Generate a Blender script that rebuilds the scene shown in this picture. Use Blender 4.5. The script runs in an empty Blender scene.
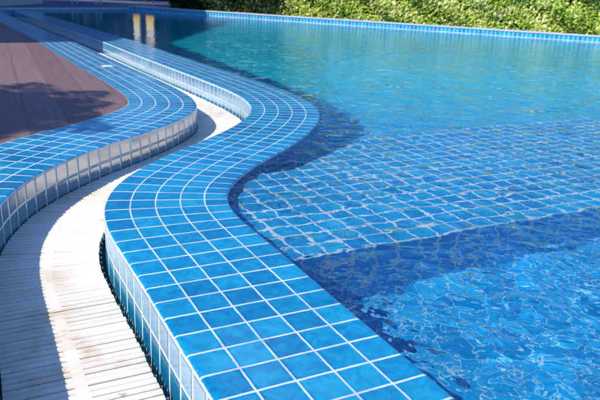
import bpy, bmesh, math, random
import numpy as np
from mathutils import Vector, Matrix, Euler
random.seed(7); rng = np.random.default_rng(11)
sc = bpy.context.scene
col = sc.collection
PI = math.pi

SUN = Vector((.82, .60, -1.0)).normalized()
# ------------------------------------------------------------------ helpers
def link(o, parent=None):
    col.objects.link(o)
    if parent is not None: o.parent = parent
    return o
def mesh_obj(name, verts, faces, mat, parent=None, uvs=None, smooth=False, mats=None, midx=None):
    me = bpy.data.meshes.new(name)
    me.from_pydata([tuple(map(float, v)) for v in verts], [], [tuple(map(int, f)) for f in faces])
    for m in (mats or [mat]): me.materials.append(m)
    if midx is not None: me.polygons.foreach_set('material_index', np.asarray(midx, dtype=np.int32))
    if uvs is not None:
        l = me.uv_layers.new(name='UVMap')
        vi = np.empty(len(me.loops), dtype=np.int32); me.loops.foreach_get('vertex_index', vi)
        l.data.foreach_set('uv', np.asarray(uvs, dtype=np.float32)[vi].ravel())
    if smooth: me.polygons.foreach_set('use_smooth', np.ones(len(me.polygons), dtype=bool))
    me.update()
    return link(bpy.data.objects.new(name, me), parent)
def empty(name, loc=(0, 0, 0)):
    o = bpy.data.objects.new(name, None); o.location = loc; o.empty_display_size = .1
    return link(o)
def tag(o, label=None, cat=None, group=None, kind=None):
    if label: o['label'] = label
    if cat: o['category'] = cat
    if group: o['group'] = group
    if kind: o['kind'] = kind
    return o
class MB:
    def __init__(s): s.v = []; s.f = []; s.m = []
    def add(s, vs, fs, m=0):
        b = len(s.v); s.v += [tuple(v) for v in vs]
        for f in fs: s.f.append(tuple(i + b for i in f)); s.m.append(m)
    def box(s, c, sz, rz=0, m=0):
        ca, sa = math.cos(rz), math.sin(rz); vs = []
        for dz in (-.5, .5):
            for dx, dy in ((-.5, -.5), (.5, -.5), (.5, .5), (-.5, .5)):
                x, y = dx*sz[0], dy*sz[1]
                vs.append((c[0]+x*ca-y*sa, c[1]+x*sa+y*ca, c[2]+dz*sz[2]))
        s.add(vs, [(3,2,1,0),(4,5,6,7),(0,1,5,4),(1,2,6,5),(2,3,7,6),(3,0,4,7)], m)
    def tube(s, pts, rads, n=10, m=0, cap=True):
        pts = [Vector(p) for p in pts]; vs = []; fs = []
        for i, p in enumerate(pts):
            t = (pts[min(i+1, len(pts)-1)] - pts[max(i-1, 0)]).normalized()
            a = t.orthogonal().normalized() if i == 0 else (a - t*a.dot(t)).normalized()
            b = t.cross(a)
            for k in range(n):
                an = 2*PI*k/n; vs.append(p + (a*math.cos(an)+b*math.sin(an))*rads[i])
        for i in range(len(pts)-1):
            for k in range(n):
                fs.append((i*n+k, i*n+(k+1)%n, (i+1)*n+(k+1)%n, (i+1)*n+k))
        if cap: fs += [tuple(range(n))[::-1], tuple((len(pts)-1)*n+k for k in range(n))]
        s.add(vs, fs, m)
    def build(s, name, mat, parent=None, smooth=False, mats=None):
        return mesh_obj(name, s.v, s.f, mat, parent, smooth=smooth, mats=mats, midx=s.m if mats else None)

# ------------------------------------------------------------------ node helpers
class NT:
    def __init__(s, name):
        s.mat = bpy.data.materials.new(name); s.mat.use_nodes = True
        s.t = s.mat.node_tree; s.t.nodes.clear()
        s.out = s.n('ShaderNodeOutputMaterial')
    def n(s, typ, ins=None, **kw):
        nd = s.t.nodes.new(typ)
        for k, v in kw.items(): setattr(nd, k, v)
        for k, v in (ins or {}).items(): s.set(nd, k, v)
        return nd
    def set(s, nd, k, v):
        sk = nd.inputs[k]
        if hasattr(v, 'is_output') or isinstance(v, bpy.types.NodeSocket): s.t.links.new(v, sk)
        elif isinstance(v, bpy.types.Node): s.t.links.new(v.outputs[0], sk)
        else: sk.default_value = v
    def math(s, op, a, b=None, c=None, clamp=False):
        nd = s.n('ShaderNodeMath', operation=op, use_clamp=clamp)
        for i, v in enumerate((a, b, c)):
            if v is not None: s.set(nd, i, v)
        return nd.outputs[0]
    def ramp(s, f, stops, interp='LINEAR'):
        nd = s.n('ShaderNodeValToRGB'); cr = nd.color_ramp; cr.interpolation = interp
        while len(cr.elements) > 1: cr.elements.remove(cr.elements[-1])
        for i, (p, c) in enumerate(stops):
            e = cr.elements[0] if i == 0 else cr.elements.new(p)
            e.position = p; e.color = (*c, 1) if len(c) == 3 else c
        s.set(nd, 0, f); return nd.outputs[0]
    def mix(s, f, a, b, blend='MIX'):
        nd = s.n('ShaderNodeMix', data_type='RGBA', blend_type=blend)
        s.set(nd, 0, f); s.set(nd, 6, a if not isinstance(a, tuple) else (*a, 1)); s.set(nd, 7, b if not isinstance(b, tuple) else (*b, 1))
        return nd.outputs[2]
    def noise(s, vec, scale, detail=3, rough=.55, dist=0):
        nd = s.n('ShaderNodeTexNoise', {'Scale': scale, 'Detail': detail, 'Roughness': rough, 'Distortion': dist})
        if vec is not None: s.set(nd, 'Vector', vec)
        return nd
    def smooth(s, x, a, b):
        nd = s.n('ShaderNodeMapRange', interpolation_type='SMOOTHSTEP')
        s.set(nd, 0, x); s.set(nd, 1, a); s.set(nd, 2, b); return nd.outputs[0]
    def bump(s, h, strength, dist, normal=None):
        nd = s.n('ShaderNodeBump', {'Strength': strength, 'Distance': dist}); s.set(nd, 'Height', h)
        if normal is not None: s.set(nd, 'Normal', normal)
        return nd.outputs[0]
    def bsdf(s, color, rough=.5, normal=None, spec=.5, **kw):
        nd = s.n('ShaderNodeBsdfPrincipled')
        s.set(nd, 'Base Color', (*color, 1) if isinstance(color, tuple) else color)
        s.set(nd, 'Roughness', rough); s.set(nd, 'Specular IOR Level', spec)
        if normal is not None: s.set(nd, 'Normal', normal)
        for k, v in kw.items(): s.set(nd, k, v)
        s.t.links.new(nd.outputs[0], s.out.inputs[0]); return nd

def tile_material(name, c_dark, c_mid, c_light, grout=(.78, .80, .80), gw=.045, rough=.12, swirl=1.0,
                  spec=.5, dirt=.0, bump=.0016, wob=.018, ior=1.5, streak=0, deep=None):
    m = NT(name)
    uv = m.n('ShaderNodeUVMap').outputs[0]
    pos = m.n('ShaderNodeNewGeometry').outputs['Position']
    sp = m.n('ShaderNodeSeparateXYZ', {0: uv})
    w = m.noise(uv, 1.7, 2); ws = m.n('ShaderNodeSeparateColor', {0: w.outputs['Color']})
    u = m.math('ADD', sp.outputs[0], m.math('MULTIPLY', m.math('SUBTRACT', ws.outputs[0], .5), wob*2))
    v = m.math('ADD', sp.outputs[1], m.math('MULTIPLY', m.math('SUBTRACT', ws.outputs[1], .5), wob*2))
    def edge(x):
        f = m.math('FRACT', x); return m.math('MINIMUM', f, m.math('SUBTRACT', 1.0, f))
    d = m.math('MINIMUM', m.math('ADD', edge(u), .008), edge(v))
    fine = m.noise(uv, 14, 2).outputs[0]
    dg = m.math('ADD', d, m.math('MULTIPLY', m.math('SUBTRACT', fine, .5), .022))
    mask = m.smooth(dg, gw-.012, gw+.012)                 # 0 in the grout, 1 on the glaze
    idv = m.n('ShaderNodeCombineXYZ', {0: m.math('FLOOR', u), 1: m.math('FLOOR', v)})
    wn = m.n('ShaderNodeTexWhiteNoise', {'Vector': idv.outputs[0]}, noise_dimensions='2D')
    off = m.n('ShaderNodeVectorMath', {0: uv, 1: wn.outputs['Color']}, operation='ADD')
    offs = m.n('ShaderNodeVectorMath', {0: off.outputs[0]}, operation='SCALE'); offs.inputs[3].default_value = 1.0
    sw = m.noise(off.outputs[0], 2.4, 5, .62, 1.0*swirl).outputs[0]
    tone = m.math('ADD', m.math('MULTIPLY', wn.outputs['Value'], .40), m.math('ADD', .15, m.math('MULTIPLY', m.smooth(sw, .22, .78), .50)))
    c = m.ramp(tone, [(.28, c_dark), (.58, c_mid), (.9, c_light)])
    gd = m.noise(pos, 9, 5, .68).outputs[0]
    gcol = m.mix(m.math('MULTIPLY', m.smooth(gd, .40, .70), .75), grout, tuple(g*.62 for g in grout))
    base = m.mix(mask, gcol, c)
    blot = m.noise(pos, 2.3, 4, .6).outputs[0]; spk = m.noise(pos, 70, 2, .6).outputs[0]
    base = m.mix(m.math('MULTIPLY', m.smooth(blot, .35, .7), .16), base, (.0, .06, .16))
    base = m.mix(m.math('MULTIPLY', m.smooth(spk, .68, .76), .22), base, (.5, .56, .6))
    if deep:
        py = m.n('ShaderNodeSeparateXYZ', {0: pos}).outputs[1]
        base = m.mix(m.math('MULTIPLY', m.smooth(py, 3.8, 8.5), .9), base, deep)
    if dirt:
        dn = m.noise(pos, 3.1, 5, .62).outputs[0]
        base = m.mix(m.math('MULTIPLY', m.smooth(dn, .5, .75), dirt), base, (.42, .40, .38))
    hgt = m.math('ADD', m.smooth(d, gw-.02, gw+.07), m.math('MULTIPLY', sw, .35*swirl))
    wc = m.n('ShaderNodeSeparateColor', {0: wn.outputs['Color']})
    tilt = m.math('ADD', m.math('MULTIPLY', m.math('SUBTRACT', m.math('FRACT', u), .5), m.math('SUBTRACT', wc.outputs[1], .5)),
                  m.math('MULTIPLY', m.math('SUBTRACT', m.math('FRACT', v), .5), m.math('SUBTRACT', wc.outputs[2], .5)))
    hgt = m.math('ADD', hgt, m.math('MULTIPLY', m.math('MULTIPLY', tilt, mask), 2.4))
    nrm = m.bump(hgt, .55, bump)
    if streak:
        mp = m.n('ShaderNodeMapping', {'Vector': uv, 'Scale': (.8, 9, 1)})
        nrm = m.bump(m.noise(mp.outputs[0], 1.3, 4, .65).outputs[0], .5*streak, .0022, nrm)
    r = m.math('ADD', m.math('MULTIPLY', m.math('SUBTRACT', 1.0, mask), .55), m.math('ADD', rough, m.math('MULTIPLY', sw, .10)))
    m.bsdf(base, r, nrm, spec, IOR=m.math('ADD', 1.4, m.math('MULTIPLY', mask, ior-1.4)))
    return m.mat

# ------------------------------------------------------------------ materials
M = {}
M['rim_tile'] = tile_material('rim tile', (.002, .155, .345), (.003, .235, .44), (.012, .34, .545), grout=(.72, .755, .79), gw=.034, swirl=1.1, spec=.34)
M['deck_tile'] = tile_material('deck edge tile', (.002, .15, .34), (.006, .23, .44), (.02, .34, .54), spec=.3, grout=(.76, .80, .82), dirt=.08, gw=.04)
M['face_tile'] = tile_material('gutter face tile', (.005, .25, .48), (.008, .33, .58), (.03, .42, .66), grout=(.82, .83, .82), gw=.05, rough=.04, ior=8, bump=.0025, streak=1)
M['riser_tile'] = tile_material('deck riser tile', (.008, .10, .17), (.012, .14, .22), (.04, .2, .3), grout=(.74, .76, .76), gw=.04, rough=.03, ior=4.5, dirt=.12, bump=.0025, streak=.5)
M['pool_tile'] = tile_material('pool tile', (.002, .26, .60), (.005, .37, .73), (.02, .50, .83), grout=(.94, .96, .96), gw=.06)
M['riser_under'] = tile_material('step riser tile', (.003, .32, .80), (.004, .42, .90), (.01, .50, .94), grout=(.98, .98, .98), gw=.082)
M['pool_face'] = tile_material('submerged rim tile', (.003, .34, .74), (.004, .44, .84), (.01, .50, .88), grout=(.03, .48, .82), gw=.03)
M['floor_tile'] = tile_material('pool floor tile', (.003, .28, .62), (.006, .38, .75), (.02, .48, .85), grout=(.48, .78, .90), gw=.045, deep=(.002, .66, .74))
M['band_tile'] = tile_material('waterline tile', (.004, .26, .50), (.01, .36, .64), (.04, .48, .74), grout=(.88, .88, .88), gw=.07)

def m_grate():
    m = NT('grate plastic')
    pos = m.n('ShaderNodeNewGeometry').outputs['Position']
    n1 = m.noise(pos, 2.2, 5, .62).outputs[0]; n2 = m.noise(pos, 9, 5, .7).outputs[0]; n3 = m.noise(pos, 60, 3).outputs[0]
    isl = m.n('ShaderNodeNewGeometry').outputs['Random Per Island']
    c = m.mix(isl, (.85, .75, .61), (.90, .82, .69))
    st = m.math('MULTIPLY', m.smooth(n1, .44, .62), m.smooth(n2, .40, .62))
    c = m.mix(m.math('MULTIPLY', st, .62), c, (.58, .42, .22))
    bl = m.math('MULTIPLY', m.smooth(m.noise(pos, 7.2, 5, .65).outputs[0], .655, .74), .6)
    c = m.mix(bl, c, (.22, .12, .06))
    m.bsdf(c, .55, m.bump(n3, .2, .001), .35)
    return m.mat
M['grate'] = m_grate()
def m_plain(name, c, rough=.5, var=.15, scale=8, spec=.4, bump=.0):
    m = NT(name); pos = m.n('ShaderNodeNewGeometry').outputs['Position']
    n = m.noise(pos, scale, 5, .6).outputs[0]
    b = m.mix(n, tuple(x*(1-var) for x in c), tuple(min(1, x*(1+var)) for x in c))
    m.bsdf(b, rough, m.bump(n, .4, bump) if bump else None, spec); return m.mat
M['clip'] = m_plain('grate clip', (.33, .24, .16), .6, .4, 40)
M['bed'] = m_plain('gutter bed', (.10, .28, .48), .6, .5, 5)
M['white'] = m_plain('white plastic', (.82, .82, .80), .35, .05)
M['cap'] = m_plain('wall cap stone', (.50, .55, .62), .55, .25, 6)
M['ground'] = m_plain('earth', (.12, .10, .07), .95, .3, 1.5)
M['pave'] = m_plain('shade blue paving', (.09, .13, .21), .7, .18, 2.5)  # shade of the far end put into the paving colour, darker and bluer
M['wall'] = m_plain('house render', (.55, .53, .50), .8, .1, 1.2)
M['roof'] = m_plain('roof', (.18, .10, .08), .8, .3, 6)
M['glass'] = m_plain('window glass', (.03, .04, .05), .08, .2, 1, .8)
M['bark'] = m_plain('bark', (.12, .09, .065), .9, .45, 22, .2, .01)
M['yellow'] = m_plain('yellow paint', (.72, .38, .0), .5, .1)
M['dark_wall'] = m_plain('dark wall', (.05, .06, .09), .8, .3, .8)
M['dark_metal'] = m_plain('dark metal', (.05, .05, .06), .45, .2)

def m_deck():
    m = NT('deck boards')
    uv = m.n('ShaderNodeUVMap').outputs[0]
    sp = m.n('ShaderNodeSeparateXYZ', {0: uv})
    pos = m.n('ShaderNodeNewGeometry').outputs['Position']
    f = m.math('FRACT', sp.outputs[0]); d1 = m.math('MINIMUM', f, m.math('SUBTRACT', 1.0, f))
    g = m.smooth(d1, .006, .018)
    idv = m.n('ShaderNodeCombineXYZ', {0: m.math('FLOOR', sp.outputs[0]), 1: 0.0})
    wn = m.n('ShaderNodeTexWhiteNoise', {'Vector': idv.outputs[0]}, noise_dimensions='2D')
    # reeded boards: fine grooves along the board
    groove = m.math('SINE', m.math('MULTIPLY', sp.outputs[0], 2*PI*9))
    st = m.n('ShaderNodeMapping', {'Vector': uv, 'Scale': (6, .7, 1)})
    n = m.noise(st.outputs[0], 1.6, 6, .65).outputs[0]
    n2 = m.noise(pos, 1.3, 4, .6).outputs[0]; n3 = m.noise(pos, 45, 3, .7).outputs[0]
    t = m.math('ADD', m.math('MULTIPLY', n, .6), m.math('ADD', m.math('MULTIPLY', n2, .25), m.math('MULTIPLY', wn.outputs['Value'], .15)))
    c = m.ramp(t, [(.3, (.145, .084, .073)), (.55, (.21, .128, .113)), (.8, (.30, .195, .172))])
    c = m.mix(m.math('MULTIPLY', m.smooth(n3, .5, .8), .35), c, (.36, .27, .26))
    c = m.mix(m.math('ADD', .35, m.math('MULTIPLY', g, .65)), (.06, .035, .04), c)
    h = m.math('ADD', m.math('MULTIPLY', groove, .12), m.math('ADD', g, m.math('MULTIPLY', n3, .25)))
    m.bsdf(c, .62, m.bump(h, .5, .004), .4); return m.mat
M['deck'] = m_deck()

def m_water():
    m = NT('pool water')
    pos = m.n('ShaderNodeNewGeometry').outputs['Position']
    mp = m.n('ShaderNodeMapping', {'Vector': pos, 'Scale': (1, 1, 1)})
    n0 = m.noise(mp.outputs[0], 2.9, 1, .5, .3).outputs[0]
    n1 = m.noise(mp.outputs[0], 7.0, 1, .5, .5).outputs[0]
    n2 = m.noise(mp.outputs[0], 15, 1, .5, .6).outputs[0]
    n3 = m.noise(mp.outputs[0], 34, 1, .5, .4).outputs[0]
    agit = m.math('ADD', .55, m.math('MULTIPLY', m.smooth(m.noise(pos, .9, 2).outputs[0], .35, .65), .75))
    h = m.math('ADD', m.math('ADD', m.math('MULTIPLY', n0, .7), m.math('MULTIPLY', n1, .86)), m.math('MULTIPLY', agit, m.math('ADD', m.math('MULTIPLY', n2, .32), m.math('MULTIPLY', n3, .06))))
    px = m.n('ShaderNodeSeparateXYZ', {0: pos}).outputs[0]
    h = m.math('MULTIPLY', h, m.math('ADD', .28, m.math('MULTIPLY', m.smooth(px, -3.2, -.2), .72)))
    py = m.n('ShaderNodeSeparateXYZ', {0: pos}).outputs[1]
    h = m.math('MULTIPLY', h, m.math('SUBTRACT', 1.0, m.math('MULTIPLY', m.smooth(py, 3.0, 9), .58)))
    nrm = m.bump(h, 1.0, .028)
    g = m.n('ShaderNodeBsdfGlass', {'Color': (.90, .99, 1, 1), 'Roughness': 0.0, 'IOR': 1.333, 'Normal': nrm})
    m.t.links.new(g.outputs[0], m.out.inputs[0]); return m.mat
M['water'] = m_water()

def m_leaf(name, stops, trans=.25, rough=.5):
    m = NT(name)
    g = m.n('ShaderNodeNewGeometry')
    n = m.noise(g.outputs['Position'], 1.6, 3).outputs[0]
    t = m.math('ADD', m.math('MULTIPLY', g.outputs['Random Per Island'], .75), m.math('MULTIPLY', m.math('SUBTRACT', n, .38), 1.0))
    c = m.ramp(t, stops)
    d = m.bsdf(c, rough, None, .3)
    tr = m.n('ShaderNodeBsdfTranslucent', {'Color': c})
    mx = m.n('ShaderNodeMixShader', {0: trans, 1: d.outputs[0], 2: tr.outputs[0]})
    m.t.links.new(mx.outputs[0], m.out.inputs[0]); return m.mat
M['hedge_leaf'] = m_leaf('hedge leaf', [(.0, (.10, .22, .02)), (.25, (.28, .46, .035)), (.5, (.55, .64, .07)), (.7, (.80, .78, .26)), (.92, (.92, .86, .55))])
M['tree_leaf'] = m_leaf('tree leaf', [(.0, (.012, .03, .010)), (.5, (.03, .065, .018)), (1., (.06, .11, .03))])
M['palm_leaf'] = m_leaf('palm leaf', [(.0, (.03, .06, .015)), (1., (.08, .13, .03))])
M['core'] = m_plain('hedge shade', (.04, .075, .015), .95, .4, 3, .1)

# ------------------------------------------------------------------ the curve of the pool edge (gutter side of the rim)
KEY = [(-8.1,18.45),(-7.55,17.5),(-6.3,15.4),(-5.2,13.55),(-4.1,11.7),(-3.02,9.89),(-2.18,8.36),(-1.56,7.27),(-1.05,6.38),(-.72,5.78),(-.52,5.36),(-.41,5.0),
       (-.375,4.72),(-.385,4.5),(-.46,4.08),(-.585,3.69),(-.715,3.35),(-.80,2.99),(-.825,2.79),(-.81,2.59),(-.775,2.42),(-.73,2.29),(-.65,2.13),(-.53,1.91),
       (-.44,1.74),(-.31,1.485),(-.22,1.315),(-.17,1.22),(.05,.80),(.28,.36),(.50,-.1),(.72,-.6),(1.0,-1.3),(1.4,-2.4),(1.7,-3.4)]
def resample(P, step):
    P = np.asarray(P, float); s = np.r_[0, np.cumsum(np.hypot(*np.diff(P, axis=0).T))]
    n = int(s[-1]/step)+1; q = np.linspace(0, s[-1], n)
    return np.c_[np.interp(q, s, P[:, 0]), np.interp(q, s, P[:, 1])]
def gsmooth(P, sig):
    k = np.arange(-int(3*sig), int(3*sig)+1); w = np.exp(-.5*(k/sig)**2); w /= w.sum(); r = len(k)//2
    Q = np.vstack([2*P[0]-P[r:0:-1], P, 2*P[-1]-P[-2:-r-2:-1]])
    return np.c_[np.convolve(Q[:, 0], w, 'valid'), np.convolve(Q[:, 1], w, 'valid')]
BASE = resample(gsmooth(resample(KEY, .02), 6.5), .03)
def frame(P):
    t = np.gradient(P, axis=0); t /= np.hypot(*t.T)[:, None]
    return t, np.c_[-t[:, 1], t[:, 0]]
T, N = frame(BASE)
N = gsmooth(N, 2); N /= np.hypot(*N.T)[:, None]
def offset(d):
    Q = BASE + N*d
    bad = np.array([np.min(np.hypot(*(BASE-q).T)) < abs(d)-.006 for q in Q])
    i = 0
    while i < len(Q):
        if bad[i]:
            j = i
            while j < len(Q) and bad[j]: j += 1
            a, b = Q[max(i-1, 0)], Q[min(j, len(Q)-1)]
            for k in range(i, j): Q[k] = a+(b-a)*(k-i+1)/(j-i+1)
            i = j
        else: i += 1
    return Q
CEN = BASE + N*.25
ARC = np.r_[0, np.cumsum(np.hypot(*np.diff(CEN, axis=0).T))]
i0 = int(np.argmin(np.hypot(*(CEN-np.array([-.04, 1.51])).T)))
VV = (ARC-ARC[i0])/.1
DARC = np.r_[0, np.cumsum(np.hypot(*np.diff(BASE-N*.4, axis=0).T))]
DV = DARC/.1

def strip(name, rows, vv, mat, parent, flip=False, smooth=True):
    """rows: list of (Nx2 points, z, u)"""
    n = len(vv); V = []; U = []; F = []
    for P, z, u in rows:
        V += [(p[0], p[1], z) for p in P]; U += [(u, v) for v in vv]
    for r in range(len(rows)-1):
        for i in range(n-1):
            f = (r*n+i, (r+1)*n+i, (r+1)*n+i+1, r*n+i+1)
            F.append(f[::-1] if flip else f)
    return mesh_obj(name, V, F, mat, parent, U, smooth)
def round_edge(d0, z0, r, u0, sgn, seg=4):
    """rows of a bullnose at offset d0 (outer limit), top z0; from the face up to the top when sgn=-1 side"""
    out = []
    for k in range(seg+1):
        a = PI/2*k/seg
        out.append((d0 - sgn*r*(1-math.sin(a+0)), z0 - r*(1-math.cos(a)), u0 - sgn*(r*(1-math.sin(a)))/.1))
    return out

# ------------------------------------------------------------------ pool rim
rim = tag(empty('pool_edge', (*CEN[i0], 0)), 'curving pool edge in five rows of square blue tiles with white grout beside the water', 'pool edge')
def P_(o, parent):          # parent an object built in world space under an empty
    o.parent = parent; o.matrix_parent_inverse = Matrix.Translation(parent.location).inverted(); return o
rows = []
R_ = .012
for d, z, u in round_edge(0, 0, R_, 0, -1): rows.append((d, z, u))
rows = rows[::-1]           # face -> top
rows += [(d, 0, d/.1) for d in (.03, .1, .2, .3, .4, .47)]
rows += round_edge(.5, 0, R_, 5, 1)
cop = strip('coping', [(BASE+N*d, z, u) for d, z, u in rows], VV, M['rim_tile'], None); P_(cop, rim)
gf = strip('gutter_face', [(BASE+N*.001, -.006, .0), (BASE+N*.0005, -R_, .02), (BASE, -.05, .40), (BASE, -.10, .93), (BASE, -.2, 1.95), (BASE, -.5, 5.0)], VV+.5, M['face_tile'], None, flip=True); P_(gf, rim)
pf = strip('pool_face', [(BASE+N*.24, -.004, .02), (BASE+N*.24, -.3, 3), (BASE+N*.24, -1.6, 16)], VV, M['pool_face'], None); P_(pf, rim)

# ------------------------------------------------------------------ deck edge
dk = tag(empty('deck_edge', (*(BASE-N*.4)[i0], 0)), 'blue tiled border of the brown deck with a tiled step down to the grating', 'deck edge')
GAP = .40+.022*np.clip((2.3-BASE[:, 1])/1.0, 0, 1)[:, None]
DE = BASE-N*GAP; DI = offset(-.9)
rows = [(DI+(DE-DI)*t, 0, 5*t) for t in (0, .2, .4, .6, .8, .95)]
for d, z, u in round_edge(.5, 0, R_, 5, 1):
    t = d/.5
    rows.append((DI+(DE-DI)*t, z, u))
o = strip('coping', rows, DV, M['deck_tile'], None); P_(o, dk)
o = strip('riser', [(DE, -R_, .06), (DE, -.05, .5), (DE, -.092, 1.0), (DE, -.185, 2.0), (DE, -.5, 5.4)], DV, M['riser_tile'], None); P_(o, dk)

# deck boards: one sheet running under the border
inn = offset(-.62)
jd = Vector((.32, -.69)).normalized()           # joints run this way
poly = [tuple(p) for p in inn] + [(1.4, -6), (-30, -6), (-30, 18.2)]
bm = bmesh.new()
f = bm.faces.new([bm.verts.new((x, y, -.006)) for x, y in poly])
if f.normal.z < 0: f.normal_flip()
bmesh.ops.triangulate(bm, faces=bm.faces[:])
uvl = bm.loops.layers.uv.new('UVMap')
for fa in bm.faces:
    for lp in fa.loops:
        x, y = lp.vert.co.x, lp.vert.co.y
        lp[uvl].uv = ((x*(-jd.y)+y*jd.x)/.235+.42, (x*jd.x+y*jd.y))
me = bpy.data.meshes.new('deck'); bm.to_mesh(me); bm.free(); me.materials.append(M['deck'])
bm2 = bmesh.new(); bm2.from_mesh(me); bmesh.ops.recalc_face_normals(bm2, faces=bm2.faces[:])
if sum(fa.normal.z for fa in bm2.faces) < 0: bmesh.ops.reverse_faces(bm2, faces=bm2.faces[:])
bm2.to_mesh(me); bm2.free()
tag(link(bpy.data.objects.new('deck', me)), kind='structure')

# white marker plate set on the deck border
mk = MB(); mk.box((0, 0, .0035), (.135, .105, .003)); mk.box((0, 0, .0055), (.119, .089, .0015))
o = mk.build('marker_plate', M['white']); o.location = (-2.07, 6.93, 0); o.rotation_euler = (0, 0, math.radians(-58))
tag(o, 'small blank white plate set on the blue tiled deck border', 'marker plate')

# ------------------------------------------------------------------ gutter: bed and slatted grating
o = strip('gutter_bed', [(BASE-N*.405, -.42, 0), (BASE+N*.005, -.42, 4)], VV, M['bed'], None, smooth=False); tag(o, kind='structure')
ZG = -.168
gc = BASE-N*.2; GA = np.r_[0, np.cumsum(np.hypot(*np.diff(gc, axis=0).T))]
def at_arc(s):
    x = np.interp(s, GA, BASE[:, 0]); y = np.interp(s, GA, BASE[:, 1])
    nx = np.interp(s, GA, N[:, 0]); ny = np.interp(s, GA, N[:, 1]); l = math.hypot(nx, ny)
    return Vector((x, y, 0)), Vector((nx/l, ny/l, 0))
joint = GA[int(np.argmin(np.hypot(*(gc-np.array([-.69, 1.93])).T)))]
PITCH = .0285; WB = .0225; SEC = .98
prof = [(-.5, -.020), (-.5, -.004), (-.34, 0), (.34, 0), (.5, -.004), (.5, -.020)]
glabels = {0: 'cream slatted grating section nearest the camera, half in shade and rust stained',
           -1: 'cream slatted grating section between the deck step and the nearest bend of the rim',
           -2: 'cream slatted grating section squeezed between the two tiled edges at the bend',
           -3: 'sunlit cream grating section beside the round shadow of the deck bulge',
           -4: 'bright cream grating section just past the bulge of the deck border'}
s0 = joint
k = 0; secs = []
while s0 + k*SEC > GA[0]: k -= 1
kmin = k+1
for k in range(kmin, 3):
    a = s0+(k-0)*SEC; b = a+SEC-.004
    # section k=0 starts at the joint and runs toward the camera
    if b > GA[-1]: break
    g = MB(); nb = int((b-a)/PITCH)
    for i in range(nb):
        sc_ = a+(i+.5)*(b-a)/nb
        c, n = at_arc(sc_); t = Vector((n.y, -n.x, 0))
        jit = random.uniform(-.0006, .0006); zt = ZG+random.uniform(-.0012, .0012); wj = WB*random.uniform(.95, 1.04)
        d0, d1 = -float(np.interp(sc_, GA, GAP[:, 0]))+.007, -.028+random.uniform(-.002, .002)
        ring = []
        for d in (d0, d1):
            p = c+n*d+t*jit
            ring.append([(*(p+t*(q*wj)).xy, zt+z) for q, z in prof])
        m_ = len(prof); vs = ring[0]+ring[1]
        fs = [(j, j+1, m_+j+1, m_+j) for j in range(m_-1)]+[tuple(range(m_))[::-1], tuple(m_+j for j in range(m_))]
        g.add(vs, fs)
        if i % 2 == 0:      # locking pin at the rim end of every second bar
            p = c+n*(d1+.008)
            g.box((p.x-n.x*.004, p.y-n.y*.004, ZG-.011), (.013, .006, .006), math.atan2(n.y, n.x), 1)
    # centre spine bridging the slots
    ss = np.linspace(a+.001, b, 30); top = []
    vs = []; fs = []
    for s in ss:
        c, n = at_arc(s)
        for d, z in ((-.232, -.018), (-.232, -.0035), (-.200, -.0035), (-.200, -.018)):
            p = c+n*d; vs.append((p.x, p.y, ZG+z))
    for i in range(len(ss)-1):
        for j in range(3): fs.append((i*4+j, (i+1)*4+j, (i+1)*4+j+1, i*4+j+1))
    g.add(vs, fs)
    o = g.build('drain_grate', None, mats=[M['grate'], M['clip']])
    if k in glabels: tag(o, glabels[k], 'drain grating', 'cream grating sections along the gutter')
    elif k > 0: tag(o, 'cream slatted grating section below the bottom edge of the picture', 'drain grating', 'cream grating sections along the gutter')
    else: tag(o, 'narrow distant grating section in the straight gutter toward the far end', 'drain grating', 'distant grating sections along the straight gutter')

# ------------------------------------------------------------------ pool basin
FW0 = Vector((-5.55, 21.15)); FW1 = Vector((-2.14, 19.26)); fwd = (Vector((6.31, 14.72))-FW1).normalized()
FWE = FW1+fwd*20
fwn = Vector((fwd.y, -fwd.x))           # toward the camera
EW0 = Vector((-7.85, 17.95))
ewd = (FW0-EW0).normalized(); EW0 = EW0-ewd*1.6; ewn = Vector((ewd.y, -ewd.x))
# floor: gently deepening away from the camera
FX = np.linspace(-9, 16, 26); FY = np.linspace(-4, 23, 28)
V = []; U = []; F = []
for y in FY:
    for x in FX:
        V.append((x, y, -.55-.07*max(0, y-3.4))); U.append((x/.1, y/.1))
for j in range(len(FY)-1):
    for i in range(len(FX)-1):
        a = j*len(FX)+i; F.append((a, a+1, a+1+len(FX), a+len(FX)))
pool_floor = tag(mesh_obj('pool_floor', V, F, M['floor_tile'], None, U), kind='structure')

# submerged step
e1 = Vector((.885, .465)).normalized(); e2 = Vector((-e1.y, e1.x))
S0 = Vector((.05, 2.16)); ZS = -.088
st = tag(empty('pool_step', (S0.x, S0.y, ZS)), 'wide submerged tiled step with white grout lines under the rippling water', 'pool step')
def uvof(p): q = Vector((p[0], p[1]))-S0; return (q.dot(e1)/.1+.35, q.dot(e2)/.1+.12)
f0 = S0-e1*.45; f1 = S0+e1*9
OUTL = [tuple(f0), tuple(f1), (8.3, 8.5), (2.36, 5.16), (1.10, 4.54), (.68, 4.27), (.50, 4.15), (.34, 3.98), (.14, 3.61), (.00, 3.33), (-.11, 3.22), (-.27, 3.15), (-.50, 3.12), (-.56, 2.75)]
tread = mesh_obj('tread', [(x, y, ZS) for x, y in OUTL], [tuple(range(len(OUTL)))], M['pool_tile'], None, [uvof(p) for p in OUTL]); P_(tread, st)
V = []; U = []; F = []
pr = [(0, 0, 0), (-.004, -.003, -.05), (-.010, -.012, -.12), (-.010, -.75, -7.5)]
for v, z, tv in pr:
    for f_ in (f0, f1):
        p = f_+e2*v; V.append((p.x, p.y, ZS+z)); U.append((uvof(p)[0], tv))
F = [(2*i, 2*i+2, 2*i+3, 2*i+1) for i in range(3)]
riser = mesh_obj('riser', V, F, M['riser_under'], None, U); P_(riser, st)
V = []; U = []; F = []
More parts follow.
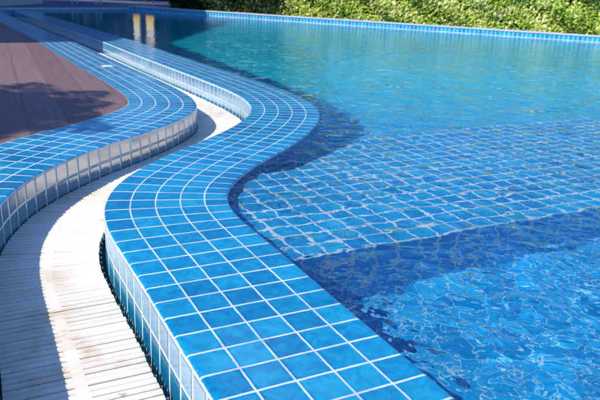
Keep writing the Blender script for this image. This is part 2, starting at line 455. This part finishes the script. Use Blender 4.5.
for k, p in enumerate(OUTL[2:]):
    V += [(p[0], p[1], ZS), (p[0], p[1], -1.6)]; U += [(k, 0), (k, 14)]
F = [(2*i, 2*i+2, 2*i+3, 2*i+1) for i in range(len(OUTL)-3)]
back = mesh_obj('back_face', V, F, M['riser_under'], None, U); P_(back, st)

# far walls
def wall(name, label, A, B, nrm, ztop, ext=1.9):
    t = tag(empty(name, (A.x, A.y, 0)), label, 'pool wall')
    L = (B-A).length; d = (B-A)/L; n = nrm
    q = lambda s, off, z: (A.x+d.x*s+n.x*off, A.y+d.y*s+n.y*off, z)
    V = [q(0, 0, ztop-.035), q(L, 0, ztop-.035), q(L, 0, -ext), q(0, 0, -ext)]
    tb = ztop-.037
    U = [(0, 1.0), (L/.1, 1.0), (L/.1, 1-(ext+tb)/.1), (0, 1-(ext+tb)/.1)]
    o = mesh_obj('tile_band', V, [(0, 1, 2, 3)], M['band_tile'], None, U); P_(o, t)
    prof = [(.012, ztop-.035), (.018, ztop-.028), (.018, ztop-.006), (.010, ztop), (-.34, ztop), (-.34, ztop-.3)]
    V = []; F = []
    for off, z in prof: V += [q(0, off, z), q(L, off, z)]
    V += [q(0, -.02, ztop-.036), q(L, -.02, ztop-.036)]; k = len(prof)
    for i in range(k-1): F.append((2*i, 2*i+1, 2*i+3, 2*i+2))
    F.append((0, 1, 2*k+1, 2*k))
    o = mesh_obj('cap', V, F, M['cap'], None); P_(o, t)
    return t
wall('pool_wall', 'low far pool wall with a grey cap and one row of blue waterline tiles below the hedge', FW0, FWE, fwn, .125)
wall('end_wall', 'low shaded wall closing the left end of the pool', EW0, FW0, ewn, .05)

# water
xs = [-8.4]
while xs[-1] < 15:
    x = xs[-1]; s = .0155 if -.6 < x < 2.0 else (.03 if -1.2 < x < 3.2 else (.05 if -2.5 < x < 5.5 else .11))
    xs.append(x+s)
ys = [-3.0]
while ys[-1] < 21.8:
    y = ys[-1]; s = .11 if y < .7 else (.0155 if y < 3.9 else min(.0155+(y-3.9)*.014, .11))
    ys.append(y+s)
xs = np.array(xs); ys = np.array(ys)
X, Y = np.meshgrid(xs, ys)
def waves(X, Y):
    r = np.random.default_rng(5); Z = np.zeros_like(X)
    far = np.clip((np.hypot(X-.3, Y)-4.5)/6, 0, 1)
    # slow warps keep the pattern from repeating
    wx = X+.10*np.sin(1.7*Y+.6)+.06*np.sin(3.1*X-1.3*Y); wy = Y+.10*np.sin(1.9*X+2.1)+.05*np.sin(2.7*Y+1.1*X)
    for i in range(60):
        lam = math.exp(r.uniform(math.log(.13), math.log(.65))); th = r.normal(.9, .85) if i % 3 else r.uniform(0, 2*PI); ph = r.uniform(0, 2*PI)
        k = 2*PI/lam; slope = .038*r.uniform(.5, 1.3)*(.62 if lam > .28 else 1.0)
        a = slope/k
        fade = (1-far*np.clip((.40-lam)/.2, 0, 1))*np.clip((lam/np.maximum(.02, .0155+(np.hypot(X-.6, Y)-4.2)*.02)-3)/2, 0, 1)
        env = .75+.45*np.sin(.9*wx*math.cos(th*2+i)+1.1*wy*math.sin(th+i)+i)
        Z += a*fade*env*np.sin(k*(wx*math.cos(th)+wy*math.sin(th))+ph)
    return Z
agit = .85+.35*np.clip((X-.1)/1.6, 0, 1)
bd = np.full(X.shape, 1e9); vs_ = np.zeros(X.shape)
for p, n_ in zip(CEN[::4], N[::4]):
    d2 = (X-p[0])**2+(Y-p[1])**2; mm = d2 < bd
    bd[mm] = d2[mm]; vs_[mm] = ((X-p[0])*n_[0]+(Y-p[1])*n_[1])[mm]
calm = .12+.88*np.clip((vs_-.25)/.25, 0, 1)
Z = -.0095+waves(X, Y)*agit*calm*.2
ny, nx = X.shape
cx = .25*(X[:-1, :-1]+X[1:, :-1]+X[:-1, 1:]+X[1:, 1:]); cy = .25*(Y[:-1, :-1]+Y[1:, :-1]+Y[:-1, 1:]+Y[1:, 1:])
# signed distance to the rim centreline
keep = (((cx-FW1.x)*fwn.x+(cy-FW1.y)*fwn.y) > -.06) & (((cx-EW0.x)*ewn.x+(cy-EW0.y)*ewn.y) > -.06)
C4 = CEN[::3]; N4 = N[::3]
near = np.full(cx.shape, 0); best = np.full(cx.shape, 1e9); sd = np.zeros(cx.shape)
for p, n_ in zip(C4, N4):
    d2 = (cx-p[0])**2+(cy-p[1])**2; mm = d2 < best
    best[mm] = d2[mm]; sd[mm] = ((cx-p[0])*n_[0]+(cy-p[1])*n_[1])[mm]
keep &= sd > .0
jj, ii = np.nonzero(keep)
F = np.c_[jj*nx+ii, jj*nx+ii+1, (jj+1)*nx+ii+1, (jj+1)*nx+ii]
used, inv = np.unique(F, return_inverse=True); F = inv.reshape(F.shape)
VW = np.c_[X.ravel(), Y.ravel(), Z.ravel()][used]
me = bpy.data.meshes.new('water')
me.vertices.add(len(VW)); me.vertices.foreach_set('co', VW.astype(np.float32).ravel())
me.loops.add(F.size); me.loops.foreach_set('vertex_index', F.astype(np.int32).ravel())
me.polygons.add(len(F)); me.polygons.foreach_set('loop_start', np.arange(0, F.size, 4, dtype=np.int32))
me.polygons.foreach_set('use_smooth', np.ones(len(F), dtype=bool))
me.update(calc_edges=True); me.validate(); me.materials.append(M['water'])
water = tag(link(bpy.data.objects.new('water', me)), kind='structure')

# ------------------------------------------------------------------ ground and paving
tag(mesh_obj('ground', [(-600, -600, -2.6), (600, -600, -2.6), (600, 600, -2.6), (-600, 600, -2.6)], [(0, 1, 2, 3)], M['ground']), kind='structure')
b0 = FW0-fwn*.3; b1 = FWE-fwn*.3; e0 = EW0-ewn*.3
tag(mesh_obj('planting_bed', [(b0.x, b0.y, .02), (b1.x, b1.y, .02), (120, 2, .02), (200, 300, .02), (-2, 300, .02)], [(0, 1, 2, 3, 4)], M['ground']), kind='structure')
tag(mesh_obj('pavement', [(-30, 18.2, -.002), (e0.x-.1, e0.y-.15, -.002), (b0.x, b0.y, -.002), (-2, 300, -.002), (-200, 300, -.002)], [(0, 1, 2, 3, 4)], M['pave']), kind='structure')

# ------------------------------------------------------------------ foliage
def leaf_quads(P, Nn, size, aspect=.55, spread=.8):
    """P centres, Nn preferred normals -> pointed 4-gon leaves"""
    n = len(P)
    nr = Nn+rng.normal(0, spread, (n, 3)); nr /= np.linalg.norm(nr, axis=1)[:, None]
    a = rng.normal(0, 1, (n, 3)); a -= (a*nr).sum(1)[:, None]*nr; a /= np.linalg.norm(a, axis=1)[:, None]
    b = np.cross(nr, a)
    L = (size*rng.uniform(.6, 1.35, n))[:, None]; W = L*aspect*.5
    cup = nr*L*.12
    V = np.stack([P-a*L*.5, P-b*W+cup, P+a*L*.5, P+b*W+cup], 1).reshape(-1, 3)
    return V, np.arange(4*n).reshape(n, 4)
def fast_mesh(name, V, F, mat, parent=None, mats=None, midx=None):
    me = bpy.data.meshes.new(name); k = F.shape[1]
    me.vertices.add(len(V)); me.vertices.foreach_set('co', np.asarray(V, np.float32).ravel())
    me.loops.add(F.size); me.loops.foreach_set('vertex_index', F.astype(np.int32).ravel())
    me.polygons.add(len(F)); me.polygons.foreach_set('loop_start', np.arange(0, F.size, k, dtype=np.int32))
    me.update(calc_edges=True); me.materials.append(mat)
    return link(bpy.data.objects.new(name, me), parent)

# two hedges along the far wall
HH, HD = 1.0, .42
def hp(s, dep, z): return np.c_[FW1.x+fwd.x*s-fwn.x*(HD+dep), FW1.y+fwd.y*s-fwn.y*(HD+dep), z]
def hedge(label, HL0, HL1, mat, n, size, core='core'):
    c = FW1+fwd*((HL0+HL1)/2)-fwn*(HD+.55)
    hd = tag(empty('hedge', (c.x, c.y, 0)), label, 'hedge')
    s_ = rng.uniform(HL0, HL1, n); z_ = rng.uniform(.03, HH, n)
    lump = .12*np.sin(s_*3.1+2*np.sin(z_*2.3))+.08*np.sin(s_*7.3+z_*5.1)+.06*np.sin(z_*9+s_*4.2)
    dep = lump+np.abs(rng.normal(0, .11, n))
    kp = rng.uniform(0, 1, n) > .55*(np.sin(s_*5.3+1.3+np.sin(z_*4))*np.sin(z_*6.1+s_*2.1) > .5)
    P = hp(s_, dep, z_)[kp]
    V, F = leaf_quads(P, np.tile(np.array([fwn.x-.75, fwn.y, .9]), (len(P), 1)), size, .58, .7)
    nt = n//7
    s_ = rng.uniform(HL0, HL1, nt); P2 = hp(s_, rng.uniform(0, .8, nt), HH+.06*np.sin(s_*4)+rng.normal(0, .05, nt))
    V2, F2 = leaf_quads(P2, np.tile(np.array([0, 0, 1.]), (nt, 1)), size, .55, .7)
    o = fast_mesh('foliage', np.vstack([V, V2]), np.vstack([F, F2+len(V)]), mat); P_(o, hd)
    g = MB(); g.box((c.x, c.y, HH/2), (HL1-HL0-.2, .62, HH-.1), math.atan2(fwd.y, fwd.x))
    o = g.build('shade_core', M['core']); P_(o, hd)  # plain box behind the leaves, inner shade put into its dark colour
    for s in np.arange(HL0+.3, HL1, .75):
        p = FW1+fwd*float(s+random.uniform(-.1, .1))-fwn*(HD+.3)
        g = MB(); g.tube([(p.x, p.y, 0), (p.x+random.uniform(-.06, .06), p.y, .4)], [.022, .016], 6)
        P_(g.build('stem', M['bark']), hd)
hedge('dense variegated yellow-green hedge in full sun along the far pool wall', 1.3, 17.5, M['hedge_leaf'], 42000, .095)
hedge('dark green hedge continuing left behind the far pool wall', -2.6, 1.45, M['tree_leaf'], 17000, .10)

def tree(x, y, h, r, label, nl=5200, leaf=.2):
    t = tag(empty('broadleaf_tree', (x, y, 0)), label, 'tree', 'dark trees beyond the pool')
    g = MB(); top = Vector((x+random.uniform(-.2, .2), y, h*.62))
    g.tube([(x, y, -.05), (x+.05, y, h*.3), top], [.17, .13, .07], 9)
    cl = []
    for k in range(11):
        an = random.uniform(0, 2*PI); rr = r*random.uniform(.25, .85); zz = h*random.uniform(.22, .92)
        q = Vector((x+math.cos(an)*rr, y+math.sin(an)*rr, zz)); cl.append(q)
        b = Vector((x, y, max(h*.18, zz-h*.22)))
        g.tube([b, (b+q)/2+Vector((0, 0, .1)), q], [.055, .04, .018], 6)
    o = g.build('trunk', M['bark'], smooth=True); P_(o, t)
    PP = []
    for q in cl:
        k = nl//len(cl); d = rng.normal(0, 1, (k, 3)); d /= np.linalg.norm(d, axis=1)[:, None]
        PP.append(np.array(q)+d*(rng.uniform(.25, 1, k)**.5)[:, None]*np.array([r*.5, r*.5, h*.16]))
    P = np.vstack(PP); P = P[P[:, 2] > .35]
    nn = P-np.array([x, y, h*.5]); nn /= np.linalg.norm(nn, axis=1)[:, None]
    V, F = leaf_quads(P, nn+np.array([0, 0, .4]), leaf, .6, .8)
    o = fast_mesh('crown', V, F, M['tree_leaf']); P_(o, t)
for x, y, h, r, lb in [(-2.5, 23.0, 4.4, 1.7, 'dark shaded tree behind the far pool corner'),
                       (-.6, 21.4, 4.0, 1.3, 'dark tree behind the dark green end of the hedge'),
                       (-10.2, 31.3, 5.2, 2.0, 'dark tree beyond the shaded paving'),
                       (-14, 31.0, 5.6, 2.2, 'leftmost dark tree beyond the shaded paving'),
                       (-5.0, 30.0, 5.2, 2.0, 'dark tree farthest back beyond the paving')]:
    tree(x, y, h, r, lb)

# ------------------------------------------------------------------ things at the far end
def panel(x, y, w, label):
    t = tag(empty('standing_panel', (x, y, 0)), label, 'panel', 'yellow and white panels beyond the pool')
    rz = -.75
    g = MB(); g.box((x, y, .62), (w, .05, .80), rz); P_(g.build('board', M['yellow']), t)
    g = MB(); g.box((x, y, 1.36), (w*.86, .05, .66), rz); P_(g.build('header', M['white']), t)
    for s in (-1, 1):
        g = MB(); g.box((x+s*w*.4*math.cos(rz), y+s*w*.4*math.sin(rz), .11), (.05, .05, .22), rz); P_(g.build('leg', M['dark_metal']), t)
panel(-7.45, 29.6, .50, 'yellow panel with white header reflected at the left in the far water')
panel(-6.82, 29.4, .60, 'wider yellow panel with white header reflected at the right in the far water')
def table(x, y):
    t = tag(empty('patio_table', (x, y, 0)), 'white patio table standing on the shaded paving', 'table')
    g = MB(); g.box((x, y, .44), (.95, .6, .04)); P_(g.build('tabletop', M['white']), t)
    for dx in (-.43, .43):
        for dy in (-.26, .26):
            g = MB(); g.box((x+dx, y+dy, .21), (.04, .04, .42)); P_(g.build('leg', M['white']), t)
table(-8.0, 24.6)

g = MB(); g.box((-13.5, 33.5, 1.7), (26, .3, 3.4)); o = g.build('backdrop_wall', M['dark_wall']); tag(o, 'tall dark wall added out of view behind the shaded paving to darken the water reflection', 'wall')  # unseen backdrop, added to keep the far water reflection dark

# house on the left (throws the broad shade over the far end)
hs = tag(empty('house', (-12.2, 14.5, 0)), 'pale two storey house standing left of the deck', 'house')
HX1 = -9.1; HY0 = 5.38; HH_ = 7.4
g = MB(); g.box((HX1-3.5, HY0+9, HH_/2), (7, 18, HH_)); P_(g.build('wall', M['wall']), hs)
g = MB(); g.box((HX1-3.5, HY0+9, HH_+.09), (7.02, 18.02, .18)); P_(g.build('roof', M['roof']), hs)
for fl in (1.3, 4.6):
    for k in range(5):
        yy = HY0+2.2+k*3.4
        g = MB(); g.box((HX1+.02, yy, fl+.7), (.06, 1.5, 1.5)); w = g.build('window', M['white']); P_(w, hs)
        g = MB(); g.box((HX1+.055, yy, fl+.7), (.03, 1.32, 1.32)); pn = g.build('pane', M['glass'], w)

# palm on the left whose fronds shade the deck
pc = Vector((-2.5, 4.25, 0)); ph = 3.7
top = pc-SUN*(ph/-SUN.z)
pm = tag(empty('palm_tree', (top.x-.3, top.y-.2, 0)), 'palm tree left of the deck throwing feathery frond shadows', 'palm tree')
g = MB(); g.tube([(top.x-.3, top.y-.2, -.05), (top.x-.25, top.y-.15, 1.2), (top.x-.1, top.y-.05, 2.6), (top.x, top.y, ph)], [.17, .13, .11, .10], 12)
P_(g.build('trunk', M['bark'], smooth=True), pm)
def frond(an, L, rise, droop, dens=62, lw=.42, w=.04):
    pts = []
    for i in range(9):
        t = i/8; pts.append(top+Vector((math.cos(an)*L*t, math.sin(an)*L*t, rise*t-droop*t*t)))
    g = MB(); g.tube(pts, [.018*(1-.8*i/8)+.003 for i in range(9)], 5)
    V = []; F = []
    for i in range(dens):
        t = .08+.92*i/dens; f = t*8; k = min(int(f), 7); p = pts[k].lerp(pts[k+1], f-k); tg = (pts[k+1]-pts[k]).normalized()
        for s in (-1, 1):
            side = tg.cross(Vector((0, 0, 1))).normalized()*s
            d = (side*.85+tg*.62+Vector((0, 0, random.uniform(-.35, .1)))).normalized()
            l = lw*math.sin(PI*min(1, .18+.8*t))*random.uniform(.8, 1.1)+.05
            wv = tg*w*.5
            b = len(V); m_ = p+d*l*.5+Vector((0, 0, .01)); e = p+d*l+Vector((0, 0, -.1*l))
            V += [p-wv*.4, p+wv*.4, m_+wv, e, m_-wv]; F.append((b, b+1, b+2, b+3, b+4))
    g.add(V, F)
    P_(g.build('frond', M['palm_leaf']), pm)
for a_, L in [(30, 1.55), (48, 1.7), (12, 1.5), (72, 1.75), (-10, 1.5), (100, 1.5), (-35, 1.2), (-65, 1.2), (-95, 1.25), (-80, 1.1), (-115, 1.3), (130, 1.6), (160, 1.5), (190, 1.6), (215, 1.5), (245, 1.6), (20, 1.2), (-22, 1.2), (58, 1.1), (-50, 1.1), (85, 1.0)]:
    frond(math.radians(a_), L, random.uniform(.2, .5), random.uniform(.5, .9))

# ------------------------------------------------------------------ caustics: sun through the rippled water onto the pool tiles
try:
    water.cycles.is_caustics_caster = True
    for o in (pool_floor, tread, riser, back, pf): o.cycles.is_caustics_receiver = True
    for o in bpy.data.objects:
        if o.name.startswith('tile_band'): o.cycles.is_caustics_receiver = True
except Exception as ex: print('caustics', ex)

# ------------------------------------------------------------------ light, sky, camera
w = bpy.data.worlds.new('World'); sc.world = w; w.use_nodes = True
nt = w.node_tree; nt.nodes.clear()
sky = nt.nodes.new('ShaderNodeTexSky'); sky.sky_type = 'NISHITA'; sky.sun_disc = False
sky.sun_elevation = math.asin(-SUN.z); sky.sun_rotation = math.atan2(-SUN.x, -SUN.y)
sky.air_density = 1.0; sky.dust_density = .6; sky.ozone_density = 4.0
bg = nt.nodes.new('ShaderNodeBackground'); bg.inputs[1].default_value = .158
wo = nt.nodes.new('ShaderNodeOutputWorld')
tn = nt.nodes.new('ShaderNodeMix'); tn.data_type = 'RGBA'; tn.blend_type = 'MULTIPLY'; tn.inputs[0].default_value = 1
tn.inputs[7].default_value = (.50, .76, 1.26, 1)
nt.links.new(sky.outputs[0], tn.inputs[6])
# broken white cloud, unseen, added to give the ripples whitish glints
tc = nt.nodes.new('ShaderNodeTexCoord'); mpp = nt.nodes.new('ShaderNodeMapping'); mpp.inputs['Scale'].default_value = (1, 1, 2.4); mpp.inputs['Location'].default_value = (.7, .2, 0)
cn = nt.nodes.new('ShaderNodeTexNoise'); cn.inputs['Scale'].default_value = 2.6; cn.inputs['Detail'].default_value = 6; cn.inputs['Roughness'].default_value = .58
cr_ = nt.nodes.new('ShaderNodeMapRange'); cr_.interpolation_type = 'SMOOTHSTEP'; cr_.inputs[1].default_value = .60; cr_.inputs[2].default_value = .72
cm = nt.nodes.new('ShaderNodeMix'); cm.data_type = 'RGBA'; cm.inputs[7].default_value = (11.5, 12.2, 13.5, 1)
nt.links.new(tc.outputs['Generated'], mpp.inputs[0]); nt.links.new(mpp.outputs[0], cn.inputs['Vector']); nt.links.new(cn.outputs[0], cr_.inputs[0])
sx_ = nt.nodes.new('ShaderNodeSeparateXYZ'); nt.links.new(tc.outputs['Generated'], sx_.inputs[0])
lo = nt.nodes.new('ShaderNodeMapRange'); lo.interpolation_type = 'SMOOTHSTEP'; lo.inputs[1].default_value = .02; lo.inputs[2].default_value = .45
nt.links.new(sx_.outputs[2], lo.inputs[0])
tm = nt.nodes.new('ShaderNodeMix'); tm.data_type = 'RGBA'; tm.inputs[6].default_value = (.20, .70, .98, 1); tm.inputs[7].default_value = (.50, .76, 1.26, 1)
nt.links.new(lo.outputs[0], tm.inputs[0]); nt.links.new(tm.outputs[2], tn.inputs[7])
cl_ = nt.nodes.new('ShaderNodeMath'); cl_.operation = 'MULTIPLY'
hi = nt.nodes.new('ShaderNodeMapRange'); hi.interpolation_type = 'SMOOTHSTEP'; hi.inputs[1].default_value = .22; hi.inputs[2].default_value = .5
nt.links.new(sx_.outputs[2], hi.inputs[0]); nt.links.new(cr_.outputs[0], cl_.inputs[0]); nt.links.new(hi.outputs[0], cl_.inputs[1])
nt.links.new(cl_.outputs[0], cm.inputs[0]); nt.links.new(tn.outputs[2], cm.inputs[6]); nt.links.new(cm.outputs[2], bg.inputs[0]); nt.links.new(bg.outputs[0], wo.inputs[0])
sl = bpy.data.lights.new('sun', 'SUN'); sl.energy = 4.9; sl.angle = math.radians(.5); sl.color = (1, .955, .88)
so = link(bpy.data.objects.new('sun', sl)); so.rotation_euler = SUN.to_track_quat('-Z', 'Y').to_euler(); so.location = (-6, -2, 9)
try: sl.cycles.is_caustics_light = True
except Exception as ex: print(ex)

cam = bpy.data.cameras.new('camera'); co = link(bpy.data.objects.new('camera', cam))
cam.sensor_fit = 'HORIZONTAL'; cam.sensor_width = 36; cam.lens = 655.31/600*36
cam.clip_start = .05; cam.clip_end = 3000
co.matrix_world = Matrix.Translation((0, 0, .8611)) @ Matrix.Rotation(PI/2-.312856, 4, 'X') @ Matrix.Rotation(.041398, 4, 'Z')
cam.dof.use_dof = True; cam.dof.focus_distance = 2.3; cam.dof.aperture_fstop = 8.0
sc.camera = co

sc.view_settings.view_transform = 'Standard'; sc.view_settings.look = 'None'; sc.view_settings.exposure = 0
cy_ = sc.cycles
cy_.use_denoising = True
cy_.max_bounces = 10; cy_.transmission_bounces = 8; cy_.glossy_bounces = 4; cy_.diffuse_bounces = 4; cy_.transparent_max_bounces = 8
cy_.caustics_refractive = True; cy_.caustics_reflective = False
cy_.sample_clamp_indirect = 6
